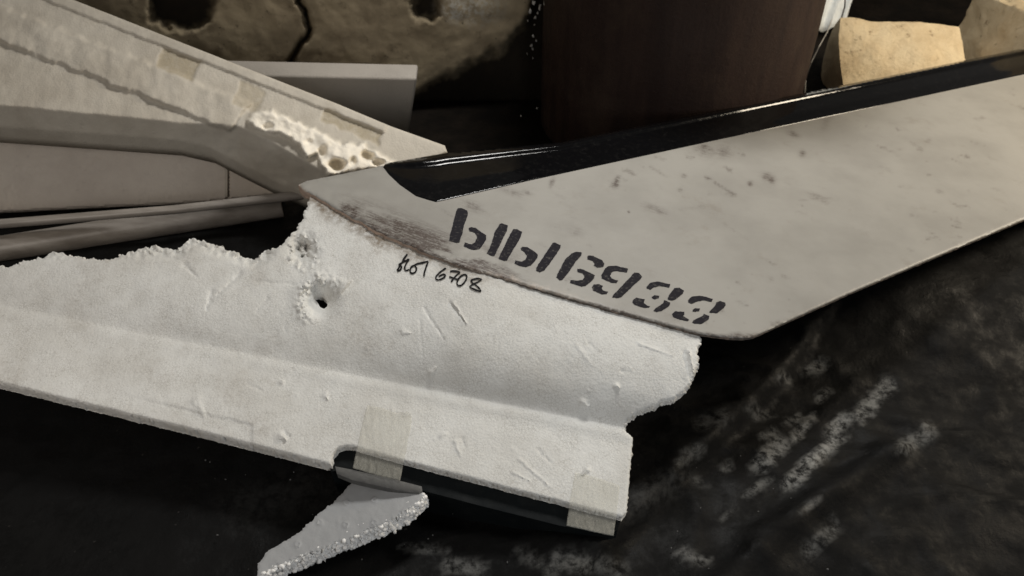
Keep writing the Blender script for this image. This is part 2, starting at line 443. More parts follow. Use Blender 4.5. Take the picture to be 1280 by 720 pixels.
st = rough_box('sandstone_block', STONE, (1.045, 1.04, .014), (.34, .23, .20), rad(-8), .013, 3, None, 34, .55)
tag(st, 'sunlit yellow sandstone block beyond the right side of the drum', 'stone')
st2 = rough_box('sandstone_block', STONE, (1.50, 1.06, .05), (.42, .40, .34), rad(9), .03, 11)
tag(st2, 'second yellow stone lying farther right past the end of the fin', 'stone')
V, F = [], []
for j in range(24):
    for i in range(30):
        u, v = i/29, j/23
        V.append((.84+u*.18+.1*v, 1.36+.25*v+.03*noise.noise(Vector((u*5, v*5, 1))), .02+v*.55+.02*noise.noise(Vector((u*7, v*4, 3)))))
for j in range(23):
    for i in range(29): F.append([j*30+i, j*30+i+1, (j+1)*30+i+1, (j+1)*30+i])
sh = link('daylight_sheet', V, F, SHEET); sm = sh.modifiers.new('thickness', 'SOLIDIFY'); sm.thickness = .004  # added sheet stands in for the daylit opening
tag(sh, 'white sheet added for the bright daylit patch behind the yellow stone', 'sheet')
wr = [at_y(1046, 34, 1.3), at_y(1052, 22, 1.28), at_y(1056, 8, 1.27), at_y(1057, -12, 1.27), at_y(1050, -40, 1.28)]
tag(tube('bent_wire', WIRE, wr, .0024, None, 6), 'thin dark wire standing up on top of the sunlit stone', 'wire')
wr = [at_y(1006, 116, .98), at_y(1007, 100, .98), at_y(1014, 78, .98), at_y(1024, 58, .98), at_y(1034, 40, 1.0), at_y(1040, 24, 1.05)]
tag(tube('pale_cord', FLAKE, wr, .0013, None, 6), 'thin pale cord running down the right side of the drum', 'cord')

# ------------------------------------------------------------------ tarp
def floor_px(px, py): p = at_z(px, py, .03); return (p[0], p[1])
fold = [floor_px(*p) for p in ((1010, 430), (960, 490), (880, 565), (790, 652), (740, 705), (700, 760))]
fold2 = [floor_px(*p) for p in ((1120, 560), (1000, 640), (900, 735))]
fold3 = [floor_px(*p) for p in ((470, 640), (600, 668), (760, 690))]
nx_, ny_ = 300, 200
gx, gy = np.meshgrid(np.linspace(-1.5, 1.5, nx_), np.linspace(-1.0, .55, ny_)); gx = gx.ravel(); gy = gy.ravel()
def side_of(pts, x, y):
    best = np.full(len(x), 1e9); sg = np.zeros(len(x))
    for (x1, y1), (x2, y2) in zip(pts, pts[1:]):
        dx, dy = x2-x1, y2-y1; L = dx*dx+dy*dy; t = np.clip(((x-x1)*dx+(y-y1)*dy)/L, 0, 1)
        d = np.hypot(x-x1-t*dx, y-y1-t*dy); c = dx*(y-y1)-dy*(x-x1); m = d < best
        best[m] = d[m]; sg[m] = np.sign(c[m])
    return best*sg
s1 = side_of(fold, gx, gy); s2 = side_of(fold2, gx, gy); s3 = side_of(fold3, gx, gy)
gz = .006+.010*(1+nz(gx, gy, 3.2, 1, 3))+.004*nz(gx, gy, 14, 4, 4)
gz += .030*ss(-.012, .004, -s1)*np.exp(-np.clip(-s1, 0, 9)/.12)*ss(.05, .2, gx+.12)
rg = 1-np.abs(nz(gx*1.0+gy*.7, gy*1.6-gx*.4, 4.5, 41, 3))*2.2
gz += .008*np.clip(rg, 0, 1)**3*ss(-.05, .2, gx)*(1-ss(-.1, .1, gy)) + .0018*np.clip(1-np.abs(nz(gx, gy*1.5, 9, 44, 2))*3, 0, 1)**2
gz += .022*np.exp(-(s2/.02)**2) + .010*np.exp(-(s3/.012)**2)
gz += .06*ss(.35, .75, gx)*ss(-.25, .1, gy)
scuff = np.zeros(len(gx))
def px_of(x, y, z):
    rel = np.stack([x-CAM[0], y-CAM[1], z-CAM[2]], 1); d = rel @ FWD
    return 640+FOC*(rel @ RGT)/d, 360-FOC*(rel @ UPV)/d
fpx, fpy = px_of(gx, gy, gz)
for a, b, wd, st_ in [((985, 605), (1048, 548), 11, 1), ((950, 580), (975, 555), 15, .8), ((995, 545), (1012, 522), 8, .85), ((975, 470), (985, 476), 7, .6), ((1012, 462), (1026, 456), 9, .7),
                      ((1024, 498), (1032, 490), 7, .8), ((1040, 540), (1056, 524), 12, .9), ((850, 578), (872, 562), 9, .35), ((880, 530), (905, 520), 14, .25), ((940, 515), (960, 520), 8, .35),
                      ((560, 705), (600, 712), 12, .5), ((700, 700), (770, 712), 14, .45), ((500, 680), (560, 690), 6, .4), ((650, 690), (690, 715), 8, .35), ((1010, 690), (1040, 660), 12, .4), ((985, 530), (1000, 520), 5, .6), ((955, 545), (965, 538), 5, .6), ((930, 620), (960, 600), 7, .5), ((1005, 640), (1020, 625), 5, .5), ((905, 650), (915, 640), 5, .4), ((1075, 520), (1110, 480), 12, .7), ((1130, 560), (1160, 540), 14, .5), ((850, 690), (880, 700), 9, .5), ((900, 590), (915, 580), 5, .5), ((870, 600), (880, 610), 5, .4), ((760, 640), (850, 600), 25, .12), ((300, 640), (420, 600), 40, .05)]:
    d = dist_poly(fpx, fpy, [a, b], False); scuff = np.maximum(scuff, st_*(1-ss(wd*.35, wd*1.15, d+5*nz(fpx, fpy, .06, 8, 3))))
F = [[j*nx_+i, j*nx_+i+1, (j+1)*nx_+i+1, (j+1)*nx_+i] for j in range(ny_-1) for i in range(nx_-1)]
tp = link('black_tarp', np.stack([gx, gy, gz], 1), F, TARP, origin=(0, 0, 0), attrs={'scuff': scuff}, sharp=None)
sm = tp.modifiers.new('thickness', 'SOLIDIFY'); sm.thickness = .003
tag(tp, 'scuffed black tarpaulin spread under the broken foam pieces', 'tarp')

# ------------------------------------------------------------------ left background pieces
# board standing behind the slab
def board(name, mat, corners, depth, label, cat):
    a, b, c, d = [np.array(p) for p in corners]           # front face, anticlockwise from bottom left
    n = np.cross(b-a, d-a); n /= np.linalg.norm(n)
    bm = bmesh.new(); fr = [bm.verts.new(p) for p in (a, b, c, d)]; bk = [bm.verts.new(p-n*depth) for p in (a, b, c, d)]
    bm.faces.new(fr); bm.faces.new(bk[::-1])
    for i in range(4): bm.faces.new((fr[(i+1) % 4], fr[i], bk[i], bk[(i+1) % 4]))
    bmesh.ops.bevel(bm, geom=bm.edges[:], offset=.006, segments=3, affect='EDGES', profile=.5)
    bmesh.ops.recalc_face_normals(bm, faces=bm.faces)
    bm.verts.index_update(); V = [tuple(v.co) for v in bm.verts]; F = [[v.index for v in f.verts] for f in bm.faces]; bm.free()
    return tag(link(name, V, F, mat), label, cat)
board('foam_board', PINK, (at_z(236, 178, .0), at_z(509, 178, .0), at_y(521, 99, .62), at_y(248, 93, .62)), .05,
      'smooth grey foam board standing upright between slab and plaster wall', 'board')
# block with seam at the left
bt = at_y(280, 215, .42)
blk = thing('foam_block', (bt[0], bt[1], 0), 'pinkish grey foam block with vertical seam under the slab at left', 'block')
bp = Plane(bt, (.10, -.80, .60))
def blk_h(x, y):
    h = .0015*nz(x, y, .03, 21, 3)
    h -= .006*(1-ss(1.2, 2.6, np.abs(x-284.5)))*ss(192, 196, y)
    h += .0012*(1-ss(1.0, 2.2, np.abs(nz(x, y, .11, 30, 1))*14))*(nz(x, y, .03, 3, 1) > .15)
    return h
plate('face', BLOCK, bp, [(-60, 158), (222, 178), (236, 172), (330, 172), (352, 205), (352, 243), (290, 250), (219, 255), (-60, 268)], 2.6, blk_h, .09, parent=blk, rnd=5, rnd_h=.006)
plate('seam_strip', BEIGE, bp, [(281, 194), (284, 194), (284, 246), (281, 246)], 3, lambda x, y: .0045+0*x, .006, parent=blk)
# pipe on the floor
p1 = at_z(-40, 318, .034); p2 = at_z(219, 277, .034); p3 = at_z(352, 256, .034)
pt = thing('dull_pipe', tuple(p2*[1, 1, 0]), 'dull grey pipe lying in the dark gap below the foam block', 'pipe')
tube('barrel', PIPEM, [p1, p2, p3], .026, pt, 28)
p1 = at_z(-40, 283, .085); p2 = at_z(219, 262, .085); p3 = at_z(385, 243, .085)
tag(tube('thin_rod', PIPEM, [p1, p2, p3], .009, None, 16), 'thin dark rod lying above the dull pipe under the foam block', 'rod')

# ------------------------------------------------------------------ tapered slab at upper left
sp = at_z(430, 165, .20)
slabp = Plane(sp, (.10, -.42, .90))
e = np.array((.9315, .3638)); pn = np.array((-.3638, .9315))
lower = ([-120, 219, 300, 345, 400, 440, 480, 560], [118, 152, 158, 180, 212, 222, 214, 190])
torn = [(310, 150), (316, 142), (327, 136), (345, 141), (372, 153), (402, 166), (428, 180), (446, 181), (456, 178), (462, 186), (478, 194), (493, 203), (480, 209), (410, 219), (402, 208), (396, 192), (383, 196), (372, 180), (352, 168), (335, 165), (318, 160)]
caves = [(421, 206, 11, 9, .030), (459, 195, 10, 7, .024), (472, 203, 9, 5, .018), (403, 190, 6, 8, .014), (335, 158, 8, 5, .008), (385, 178, 7, 5, .007), (441, 202, 5, 7, .010)]
def slab_sq(x, y): return (x-219)*e[0]+(y-50)*e[1], (x-219)*pn[0]+(y-50)*pn[1]
def slab_torn(x, y):
    s = np.where(inside(x, y, torn), 1, -1)*dist_poly(x, y, torn)
    return ss(-2.5, 2.5, s+3.5*nz(x, y, .09, 17, 4))
def slab_stain(x, y):
    s, q = slab_sq(x, y)
    a = 1-ss(-1, 2.5, np.maximum(np.abs(q-20-(s-220)*.03)-7, np.abs(s-245)-38)+3*nz(x, y, .09, 9, 4))
    b = 1-ss(-1, 2.5, np.maximum(np.abs(q-27)-12, np.abs(s-14)-24)+3*nz(x, y, .06, 10, 3))
    c = 1-ss(-1, 3, np.maximum(np.abs(q-34)-14, np.abs(s-112)-16)+5*nz(x, y, .06, 12, 3))
    return np.maximum.reduce([a, b, .7*c])
def slab_h(x, y):
    s, q = slab_sq(x, y)
    h = .0012*nz(x, y, .05, 3, 4)
    band = (1-ss(11.5, 13.5, q+1.2*nz(x, y, .08, 6, 2)))*(1-ss(284, 287, s))
    h += .0045*band
    h -= .003*slab_stain(x, y)
    # raised loose piece at far left and a step before the torn part
    h += (.009+.003*nz(x, y, .03, 15, 3))*(1-ss(-1, 5, np.maximum(np.maximum((42-q), (q-78)), np.maximum(-600-s, s-112+.3*(q-50)))+4*nz(x, y, .06, 14, 4)))
    yl = np.interp(x, *lower)
    fall = np.clip(y-yl+1.5*nz(x, y, .02, 31, 2), 0, 200)
    h -= .0017*fall+(.0035*nz(x, y, .03, 33, 3)+.002*np.abs(nz(x, y, .06, 34, 3)))*ss(3, 14, fall)*ss(200, 300, x)
    T = slab_torn(x, y)
    hh = .018*T+T*(.007*nz(x, y, .045, 51, 3)+.0005*nz(x, y, .2, 52, 3))
    for cx, cy, a, b, dep in caves:
        hh -= dep*T*(1-ss(.45, 1.15, np.hypot((x-cx)/a, (y-cy)/b)+.18*nz(x, y, .10, 60, 2)))
    return h+hh
stl = thing('foam_slab', tuple(sp*[1, 1, 0]), 'long beige foam slab with torn bright edge leaning across the upper left', 'slab')
plate('slab_body', BEIGE, slabp, [(-140, -92), (219, 50), (300, 82), (420, 129, ), (489, 158), (556, 182), (559, 190), (548, 196), (500, 206), (470, 225), (420, 240), (385, 246), (340, 226), (300, 206), (262, 186), (219, 176), (-140, 150)],
      2.3, slab_h, .05, attrs={'dirt': slab_torn, 'stain': slab_stain}, parent=stl, rnd=2.5, rnd_h=.002, sharp=None, seed=2)

# ------------------------------------------------------------------ white hull
hp0 = at_z(600, 610, .09)
hullp = Plane(hp0, (0.0, -.20, .98))
sx = [340, 373, 388, 420, 470, 530, 590, 640, 700, 760, 830, 876, 945]
sy = [214, 236, 250, 272, 300, 324, 343, 356, 372, 389, 409, 420, 422]
nick = [(563, 380, 580, 402, 2.2, -.0025), (567, 379, 583, 404, 1.5, .002), (352, 545, 357, 549, 4.5, .004), (355, 541, 362, 545, 3, -.003), (352, 478, 355, 476, 2.6, .0025), (407, 494, 409, 499, 2.8, .0025), (538, 466, 545, 459, 2.6, .003), (505, 415, 512, 416, 3, .002),
        (530, 385, 555, 425, 1.4, -.0015), (735, 588, 728, 593, 2.2, .004), (569, 552, 576, 570, 1.8, .002), (552, 545, 560, 541, 2, .002), (578, 548, 583, 565, 1.3, -.0015), (770, 482, 774, 485, 2.5, .003), (729, 503, 735, 507, 3.2, .003), (778, 465, 778, 466, 2.5, -.002),
        (245, 500, 255, 520, 5, .002), (310, 480, 330, 490, 2, -.001), (650, 575, 690, 610, 1.5, .0015), (640, 590, 665, 602, 1.2, .0015), (672, 562, 690, 580, 1.3, -.0012), (720, 430, 741, 458, 2, .0009), (735, 428, 748, 440, 1.4, -.0008), (800, 430, 842, 445, 1.3, .0014),
        (855, 440, 864, 478, 2.2, -.002), (862, 440, 868, 470, 1.6, .003), (300, 342, 262, 378, 2.2, -.0022), (265, 365, 258, 388, 2.4, -.0025), (320, 352, 395, 356, 1.4, -.001), (335, 372, 318, 392, 1.5, -.001), (525, 400, 530, 470, .9, -.0008), (230, 330, 245, 345, 3, -.002)]
rr = random.Random(12)
for _ in range(48):
    x = rr.uniform(225, 860); y = rr.uniform(330, 640); a = rr.gauss(.9, .5); L = rr.uniform(1, 7)
    nick.append((x, y, x+L*math.cos(a), y+L*math.sin(a), rr.uniform(.8, 1.8), rr.choice((-1, 1))*rr.uniform(.0002, .0008)))
def crest(x): return 425+(np.asarray(x)-219)*.196
def hull_h(x, y):
    d = crest(x)-y
    k = .58+.42*ss(300, 640, x)
    dp = np.clip(d, 0, 400)
    h = .050*k*(1-np.exp(-(dp/50.)**1.15))                     # cove down to the flange
    h += .0022*k*np.exp(-((d+7)/9.)**2)                        # soft bead along the flange
    h += .0014*nz(x, y, .011, 71, 3)+.00022*nz(x, y, .07, 72, 3)
    for x1, y1, x2, y2, wd, a in nick:
        m = (np.abs(x-(x1+x2)/2) < 40) & (np.abs(y-(y1+y2)/2) < 60)
        if m.any():
            xx, yy = x[m]+1.3*nz(x[m], y[m], .16, 3, 2), y[m]+1.3*nz(x[m], y[m], .16, 13, 2)
            L2 = (x2-x1)**2+(y2-y1)**2+.1; t = ((xx-x1)*(x2-x1)+(yy-y1)*(y2-y1))/L2
            dd = dist_poly(xx, yy, [(x1, y1), (x2, y2)], False)/(wd*np.clip(1.25-.9*t, .35, 1.3))
            h[m] += .95*a*np.exp(-dd**2)*(1+.5*nz(x[m], y[m], .2, 7, 2))
    # crater around the puncture
    r = np.hypot((x-401), (y-375)*.9)*.85
    c = np.exp(-(r/13.)**2)
    h -= .022*c
    ring = np.exp(-((r-20)/8.)**2)*(.5+.5*np.clip((401-x)/20+(380-y)/20, -1, 1))
    h += ring*(.004+.009*np.abs(nz(x, y, .13, 81, 4))-.002)
    fl = np.maximum.reduce([(x-440)+(y-352)*.85, -(x-424)-(y-352)*.26+0, 350-y])
    h += .006*(1-ss(-4, 1, fl))*ss(408, 436, x)
    # torn pocket at the upper edge
    r2 = np.hypot((x-379)/1.1, (y-312)/1.25); h -= .020*np.exp(-(r2/11.)**2)*(1+.7*nz(x, y, .16, 83, 2))
    h += .007*np.exp(-((r2-14)/7.)**2)*(np.abs(nz(x, y, .12, 84, 4))-.2)
    # ragged upper left rim
    top = np.interp(x, [219, 245, 283, 318, 335, 352], [312, 299, 312, 324, 315, 308])
    h -= .007*(1-ss(2, 16, y-top))*(1-ss(330, 350, x))*(1+.9*nz(x, y, .14, 86, 3))
    # left end of the flange: a cut strip along the edge
    q = y-(528+(x-219)*.243); h -= .0016*ss(-22, -18, q+2*nz(x, y, .06, 4, 2))*(1-ss(314, 317, x))*ss(120, 240, x)
    return h
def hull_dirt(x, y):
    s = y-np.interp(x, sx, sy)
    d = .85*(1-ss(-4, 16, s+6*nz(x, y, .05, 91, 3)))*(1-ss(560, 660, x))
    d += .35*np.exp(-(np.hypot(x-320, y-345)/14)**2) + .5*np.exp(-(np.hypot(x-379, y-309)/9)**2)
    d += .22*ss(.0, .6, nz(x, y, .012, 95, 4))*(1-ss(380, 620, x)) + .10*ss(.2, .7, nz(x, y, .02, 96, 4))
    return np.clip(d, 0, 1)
hull_out = [(-180, 340, 3), (-60, 318, 3), (10, 334, 3), (70, 316, 3), (130, 326, 3), (180, 309, 3), (219, 311, 3), (229, 305, 3), (245, 298, 3), (262, 304, 3), (283, 311, 3), (300, 319, 2.5), (318, 324, 3), (334, 313, 3), (350, 307, 3), (364, 297, 3), (375, 277, 3), (384, 262, 2), (388, 246, 0),
            (420, 262), (470, 290), (530, 314), (590, 333), (640, 346), (700, 362), (760, 379), (830, 399), (868, 412), (877, 424, 2.2), (872, 436, 2.2), (874, 455, 2.2), (867, 470, 2.2), (856, 489, 2.2), (840, 499, 2.5), (815, 507, 2.5), (796, 514, 3), (782, 527, 2.5), (783, 541, 2),
            (791, 549, .4), (787, 590, .3), (783, 640, 0), (777, 646, .4), (640, 611, .4), (505, 576, .3), (440, 557.5, 0), (431, 557, 0), (422, 560, 0), (416, 567, 0), (413, 580, .3), (219, 531, .5), (-180, 434, .5)]
hole = [(392, 369), (397, 367.5), (403, 369.5), (410, 376), (409, 383), (405, 386), (400, 384), (397, 378), (393, 374)]
ht = thing('foam_hull', tuple(hp0*[1, 1, 0]), 'broken white foam hull piece with punched hole and handwritten marks', 'drone hull')
shell = plate('shell', [HULL, TORN], hullp, hull_out, 1.9, hull_h, .014, holes=[hole], attrs={'dirt': hull_dirt}, parent=ht, rnd=2.5, rnd_h=.0016, rings=3, side_jit=.0009, seed=5, sharp=50, thick_fn=lambda x, y: .013+.009*(1-float(ss(405, 425, x)))*float(ss(440, 480, y)))
# black lower panel, its lit front edge painted as a grey lip
plate('lower_panel', PANEL, hullp, [(413, 589), (411, 560), (432, 540), (440, 400), (700, 420), (778, 560), (778, 640), (772, 662), (762, 668), (700, 657), (600, 632), (528, 613), (430, 588)], 3,
      lambda x, y: -.0165+.001*nz(x, y, .05, 3, 2), .075, parent=ht)
plate('lit_lip', LIP, hullp, [(419, 583), (440, 587), (500, 601), (527, 608), (528, 613), (524, 617), (498, 613), (440, 600), (421, 592)], 3, lambda x, y: -.006+.0004*nz(x, y, .2, 5, 2), .012, parent=ht, rnd=2, rnd_h=.0015)
# handwriting
def hw(pts): return [(460+x/6.545, 280+y/6.545) for x, y in pts]
for st_ in ([[(322, 246), (300, 275), (272, 325), (238, 378)], [(238, 384), (262, 376), (274, 348), (256, 336), (262, 326), (300, 305), (334, 288), (312, 325), (300, 358), (310, 380), (338, 372)]],
            [[(376, 338), (352, 355), (345, 388), (362, 404), (388, 390), (396, 360), (378, 340)]],
            [[(372, 345), (400, 326), (440, 318), (488, 308), (478, 345), (462, 395), (458, 430)]],
            [[(638, 360), (596, 388), (560, 425), (556, 448), (580, 456), (618, 440), (632, 420), (612, 412), (578, 430)]],
            [[(672, 388), (700, 384), (748, 394), (722, 420), (700, 446), (680, 474)], [(664, 432), (700, 442), (738, 456)]],
            [[(778, 414), (748, 438), (728, 478), (738, 503), (765, 500), (795, 468), (808, 432), (796, 414), (776, 416)]],
            [[(932, 452), (896, 446), (848, 458), (852, 480), (888, 505), (916, 534), (918, 550), (878, 538), (834, 516), (850, 498), (890, 478), (932, 454)]]):
    ribbon('marker_character', INK2, hullp, [hw(q) for q in st_], 2.6, hull_h, ht, .0012)

# ------------------------------------------------------------------ fin
a = hullp.lift([388], [250], hull_h(np.array([388.]), np.array([250.]))+.009)[0]
b = hullp.lift([876], [420], hull_h(np.array([876.]), np.array([424.]))+.008)[0]
c = CAM+1.53*ray([700], [178])[0]
finp = through(a, b, c)
def fin_h(x, y):
    h = .0009*nz(x, y, .012, 101, 3)
    s = np.interp(x, sx, sy)-y                                   # px above the seam
    h += .0012*nz(x, y*2.2, .06, 103, 3)*(1-ss(5, 55, s))*(1-ss(560, 680, x))
    return h
def fin_dirt(x, y):
    s = np.interp(x, sx, sy)-y
    u = (x*.93+y*.36); v = (-x*.36+y*.93)
    sn = nz(u*.35, v*1.6, .05, 111, 4)
    d = ss(-.05, .5, sn+.34)*(1-ss(6, 60, s))*ss(405, 490, x)*(1-ss(590, 690, x))*1.25
    d += .75*(1-ss(1, 7, s+4*nz(x, y, .04, 113, 3)))*ss(430, 560, x)
    for cx, cy, a_, b_, st_ in [(431, 262, 5, 4, .95), (443, 266, 3, 7, .8), (436, 258, 9, 3, .5), (500, 283, 22, 5, .6), (530, 297, 26, 7, .7), (690, 228, 2.5, 6, .6), (769, 231, 4, 4, .7), (772, 224, 3, 5, .5), (786, 265, 1.6, 1.4, .9), (905, 190, 10, 7, .35), (880, 188, 14, 8, .28),
                             (850, 238, 3, 2, .4), (992, 168, 8, 3, .5), (1003, 192, 4, 4, .45), (960, 222, 8, 5, .55), (938, 229, 3, 3, .6), (820, 262, 16, 4, .35), (965, 228, 3, 2, .6), (1022, 246, 12, 3, .3), (1033, 152, 5, 12, .2), (855, 220, 3, 2, .5), (640, 240, 14, 4, .3), (660, 241, 6, 2, .4), (590, 258, 12, 6, .4), (720, 290, 8, 6, .2)]:
        d += 1.5*st_*np.exp(-(((x-cx)*.93+(y-cy)*.36)/a_)**2-((-(x-cx)*.36+(y-cy)*.93)/b_)**2)*(1+.6*nz(x, y, .15, 117, 3))
    sp_ = nz(u*.5, v*1.5, .075, 119, 3); d += .45*ss(.42, .75, sp_)*ss(520, 700, x)*ss(-.3, .3, nz(x, y, .008, 5, 2))
    for x1, y1, x2, y2, st_ in [(885, 222, 915, 243, .5), (893, 228, 920, 244, .4), (812, 208, 836, 222, .4), (700, 252, 716, 261, .3), (1000, 250, 1040, 247, .3), (850, 262, 880, 258, .3), (455, 268, 475, 279, .4), (470, 276, 500, 296, .6), (520, 290, 566, 318, .6), (500, 290, 545, 316, .7), (552, 262, 575, 276, .3), (905, 280, 935, 300, .2)]:
        d += st_*np.exp(-(dist_poly(x, y, [(x1, y1), (x2, y2)], False)/1.3)**2)*(.6+nz(x, y, .1, 9, 2))
    return np.clip(d, 0, 1)
def fin_bare(x, y):
    s = np.interp(x, sx, sy)-y
    return .8*(1-ss(0, 9, s+5*nz(x, y, .05, 121, 3)))*(1-ss(470, 640, x)) + .4*(1-ss(0, 12, s+8*nz(x, y, .06, 122, 3)))*ss(560, 640, x)*(1-ss(680, 760, x))
fin_out = [(373, 231, .3), (384, 226, .3), (430, 217, .2), (480, 207, .1), (520, 200), (700, 190), (1061, 118), (1400, 48), (1400, 224), (1061, 367), (952, 416.5), (942, 421), (930, 423), (912, 422.5), (876, 418, .5), (830, 406, .5), (760, 387, .6), (700, 370, .6), (640, 352, .9), (590, 338, 1.2), (530, 316, 1.2), (470, 289, 1.1), (420, 261, .8), (388, 242, .6), (379, 238, .4)]
et = thing('tail_fin', tuple(c*[1, 1, 0]), 'grey painted fin with black leading edge and stencilled black number', 'fin')
plate('skin', [WING, WEDGE], finp, fin_out, 2.8, fin_h, .012, attrs={'dirt': fin_dirt, 'bare': fin_bare, 'edge': lambda x, y: ss(470, 620, x)}, parent=et, rnd=3.2, rnd_h=.002, rings=3, side_jit=.0004, seed=9,
      thick_fn=lambda x, y: .0135-.0095*float(ss(430, 560, x)), sharp=60)
top_e = ([478, 500, 560, 700, 1061, 1400], [206, 201, 191, 178, 105, 36])
bot_e = ([478, 486, 500, 520, 545, 660, 1061, 1400], [207, 219, 234, 246, 252, 226, 140, 67])
def strip_h(x, y):
    t = np.interp(x, *top_e); bo = np.interp(x, *bot_e); v = np.clip((y-t)/np.maximum(bo-t, 1), 0, 1)
    return fin_h(x, y)+.0003+(.0085*ss(0, .10, v)-.0055*ss(.10, .26, v)-.0029*ss(.6, 1, v))*ss(476, 530, x)
plate('leading_edge', GLOSS, finp, [(479, 209), (481, 205.5), (488, 203), (500, 201), (560, 191), (700, 178), (1061, 105), (1400, 36), (1400, 67), (1061, 140), (900, 174), (660, 226), (552, 251), (545, 252.5), (536, 250), (520, 245), (500, 231), (486, 218)],
      1.6, strip_h, .010, parent=et, sharp=None)
A_ = lambda pts: [(540+x/5.54, 240+y/5.54) for x, y in pts]
B_ = lambda pts: [(700+x/5.142, 300+y/5.142) for x, y in pts]
glyphs = [
 [A_([(180, 112), (200, 110), (245, 126), (250, 145), (190, 350), (165, 352), (118, 338), (122, 300), (170, 130)]), A_([(255, 250), (275, 244), (303, 248), (340, 278), (375, 300), (374, 325), (352, 362), (330, 393), (290, 402), (250, 390), (222, 375), (227, 350), (275, 360), (298, 345), (312, 312), (295, 285), (262, 272)])],
 [A_([(470, 217), (485, 214), (525, 230), (520, 268), (430, 445), (408, 440), (380, 425), (397, 395), (440, 265)])],
 [A_([(565, 256), (590, 258), (625, 275), (622, 297), (520, 476), (500, 474), (462, 462), (472, 440), (533, 305), (540, 288)]), A_([(612, 388), (625, 378), (655, 381), (700, 405), (730, 432), (728, 455), (685, 510), (650, 520), (610, 512), (572, 495), (576, 472), (618, 483), (645, 470), (657, 442), (640, 415), (615, 402)])],
 [A_([(835, 350), (850, 348), (892, 367), (888, 390), (780, 545), (745, 557), (718, 545), (722, 525), (800, 405)])],
 [A_([(965, 424), (1000, 416), (1035, 418), (1034, 434), (905, 608), (885, 612), (860, 592), (865, 570), (930, 455)]), B_([(178, 102), (195, 98), (215, 103), (270, 130), (285, 150), (278, 172), (240, 178), (215, 165), (222, 150), (210, 135), (178, 124)]), B_([(112, 188), (130, 185), (152, 191), (222, 226), (220, 246), (165, 296), (138, 300), (65, 275), (68, 255), (110, 263), (145, 256), (156, 237), (145, 217), (114, 205)])],
 [B_([(310, 166), (360, 165), (437, 185), (430, 210), (370, 200), (337, 206), (322, 230), (332, 248), (375, 262), (362, 278), (335, 275), (268, 248), (265, 225), (290, 182)]), B_([(205, 303), (215, 286), (245, 283), (277, 294), (267, 310), (275, 325), (310, 332), (300, 350), (270, 348), (215, 325)]), B_([(478, 209), (508, 212), (527, 235), (520, 250), (395, 365), (370, 373), (335, 370), (345, 350), (450, 240)])],
 [B_([(555, 300), (580, 276), (625, 266), (710, 284), (702, 305), (640, 296), (605, 304), (580, 320), (558, 312)]), B_([(590, 365), (610, 352), (640, 358), (635, 375), (610, 382), (592, 375)]), B_([(735, 308), (770, 305), (797, 325), (790, 345), (740, 385), (715, 390), (692, 380), (700, 355)]), B_([(670, 387), (708, 402), (700, 425), (650, 457), (620, 462), (600, 455), (612, 440), (665, 403)]), B_([(468, 386), (490, 370), (545, 380), (540, 405), (560, 420), (580, 426), (570, 437), (540, 437), (480, 415), (466, 400)])],
 [B_([(823, 386), (850, 361), (900, 357), (982, 378), (975, 398), (920, 386), (877, 395), (850, 410), (825, 403)]), B_([(852, 448), (870, 437), (900, 440), (895, 458), (870, 463), (853, 460)]), B_([(1005, 402), (1030, 390), (1062, 402), (1065, 420), (1055, 435), (1010, 470), (965, 470), (958, 462), (1000, 420)]), B_([(925, 472), (962, 488), (955, 510), (910, 538), (865, 538), (850, 530), (860, 515), (915, 487)]), B_([(720, 476), (740, 458), (800, 460), (800, 478), (790, 490), (830, 512), (820, 522), (770, 512), (725, 495)])],
]
for g in glyphs:
    V = []; F = []
    for poly in g:
        lp = densify([(x, y, .5) for x, y in poly], 1.6, len(V)); pts = [Vector(p) for p in lp]
        gxx, gyy = np.meshgrid(np.arange(min(p[0] for p in lp), max(p[0] for p in lp), 3), np.arange(min(p[1] for p in lp), max(p[1] for p in lp), 3)); gxx = gxx.ravel(); gyy = gyy.ravel()
        kp = inside(gxx, gyy, lp) & (dist_poly(gxx, gyy, lp) > .8)
        pts += [Vector((p, q)) for p, q in zip(gxx[kp], gyy[kp])]
        vo, _, fo, _, _, _ = delaunay_2d_cdt(pts, [(i, (i+1) % len(lp)) for i in range(len(lp))], [], 1, 1e-5)
        b0 = len(V); V += [(v.x, v.y) for v in vo]; F += [[b0+i for i in f] for f in fo]
    V = np.array(V)
    link('stencil_digit', finp.lift(V[:, 0], V[:, 1], fin_h(V[:, 0], V[:, 1])+.0005), F, INK, et, smooth=False)

# ------------------------------------------------------------------ tapes
def tape(outline, edge_pts, label, seed):
    ex = [p[0] for p in edge_pts]; ey = [p[1] for p in edge_pts]
    def th(x, y):
        over = y-np.interp(x, ex, ey)
        return np.where(over < 0, hull_h(x, y)+.0012, .0012-.0055*ss(0, 10, over))+.0010*nz(x, y*.22, .2, seed, 3)+.0025*ss(.75, 1, np.hypot((x-x.max())/30, (y-y.min())/14) < .8)
    o = plate('adhesive_tape', TAPE, hullp, outline, 1.8, th, .0003, seed=seed, rings=1, sharp=None, cap=False)
    tag(o, label, 'tape', 'strips of translucent tape on the hull edge')
be = [(431, 557), (505, 576), (640, 611), (777, 646)]
tape([(459, 507, .3), (471, 508, .6), (497, 517, .8), (508, 515, .5), (514.5, 517, .3), (515, 526, .3), (509, 556, .2), (500, 601, .3), (470, 594, .3), (441, 585, .2), (450, 542, .2)], be, 'beige tape strip above the small foam shard, left of the two', 31)
tape([(719, 590, .4), (740, 595, .6), (775, 607, .5), (771, 640, .2), (767, 670, .4), (738, 664, .3), (708, 657, .2), (713, 622, .2)], be, 'beige tape strip at the lower right corner of the hull', 37)

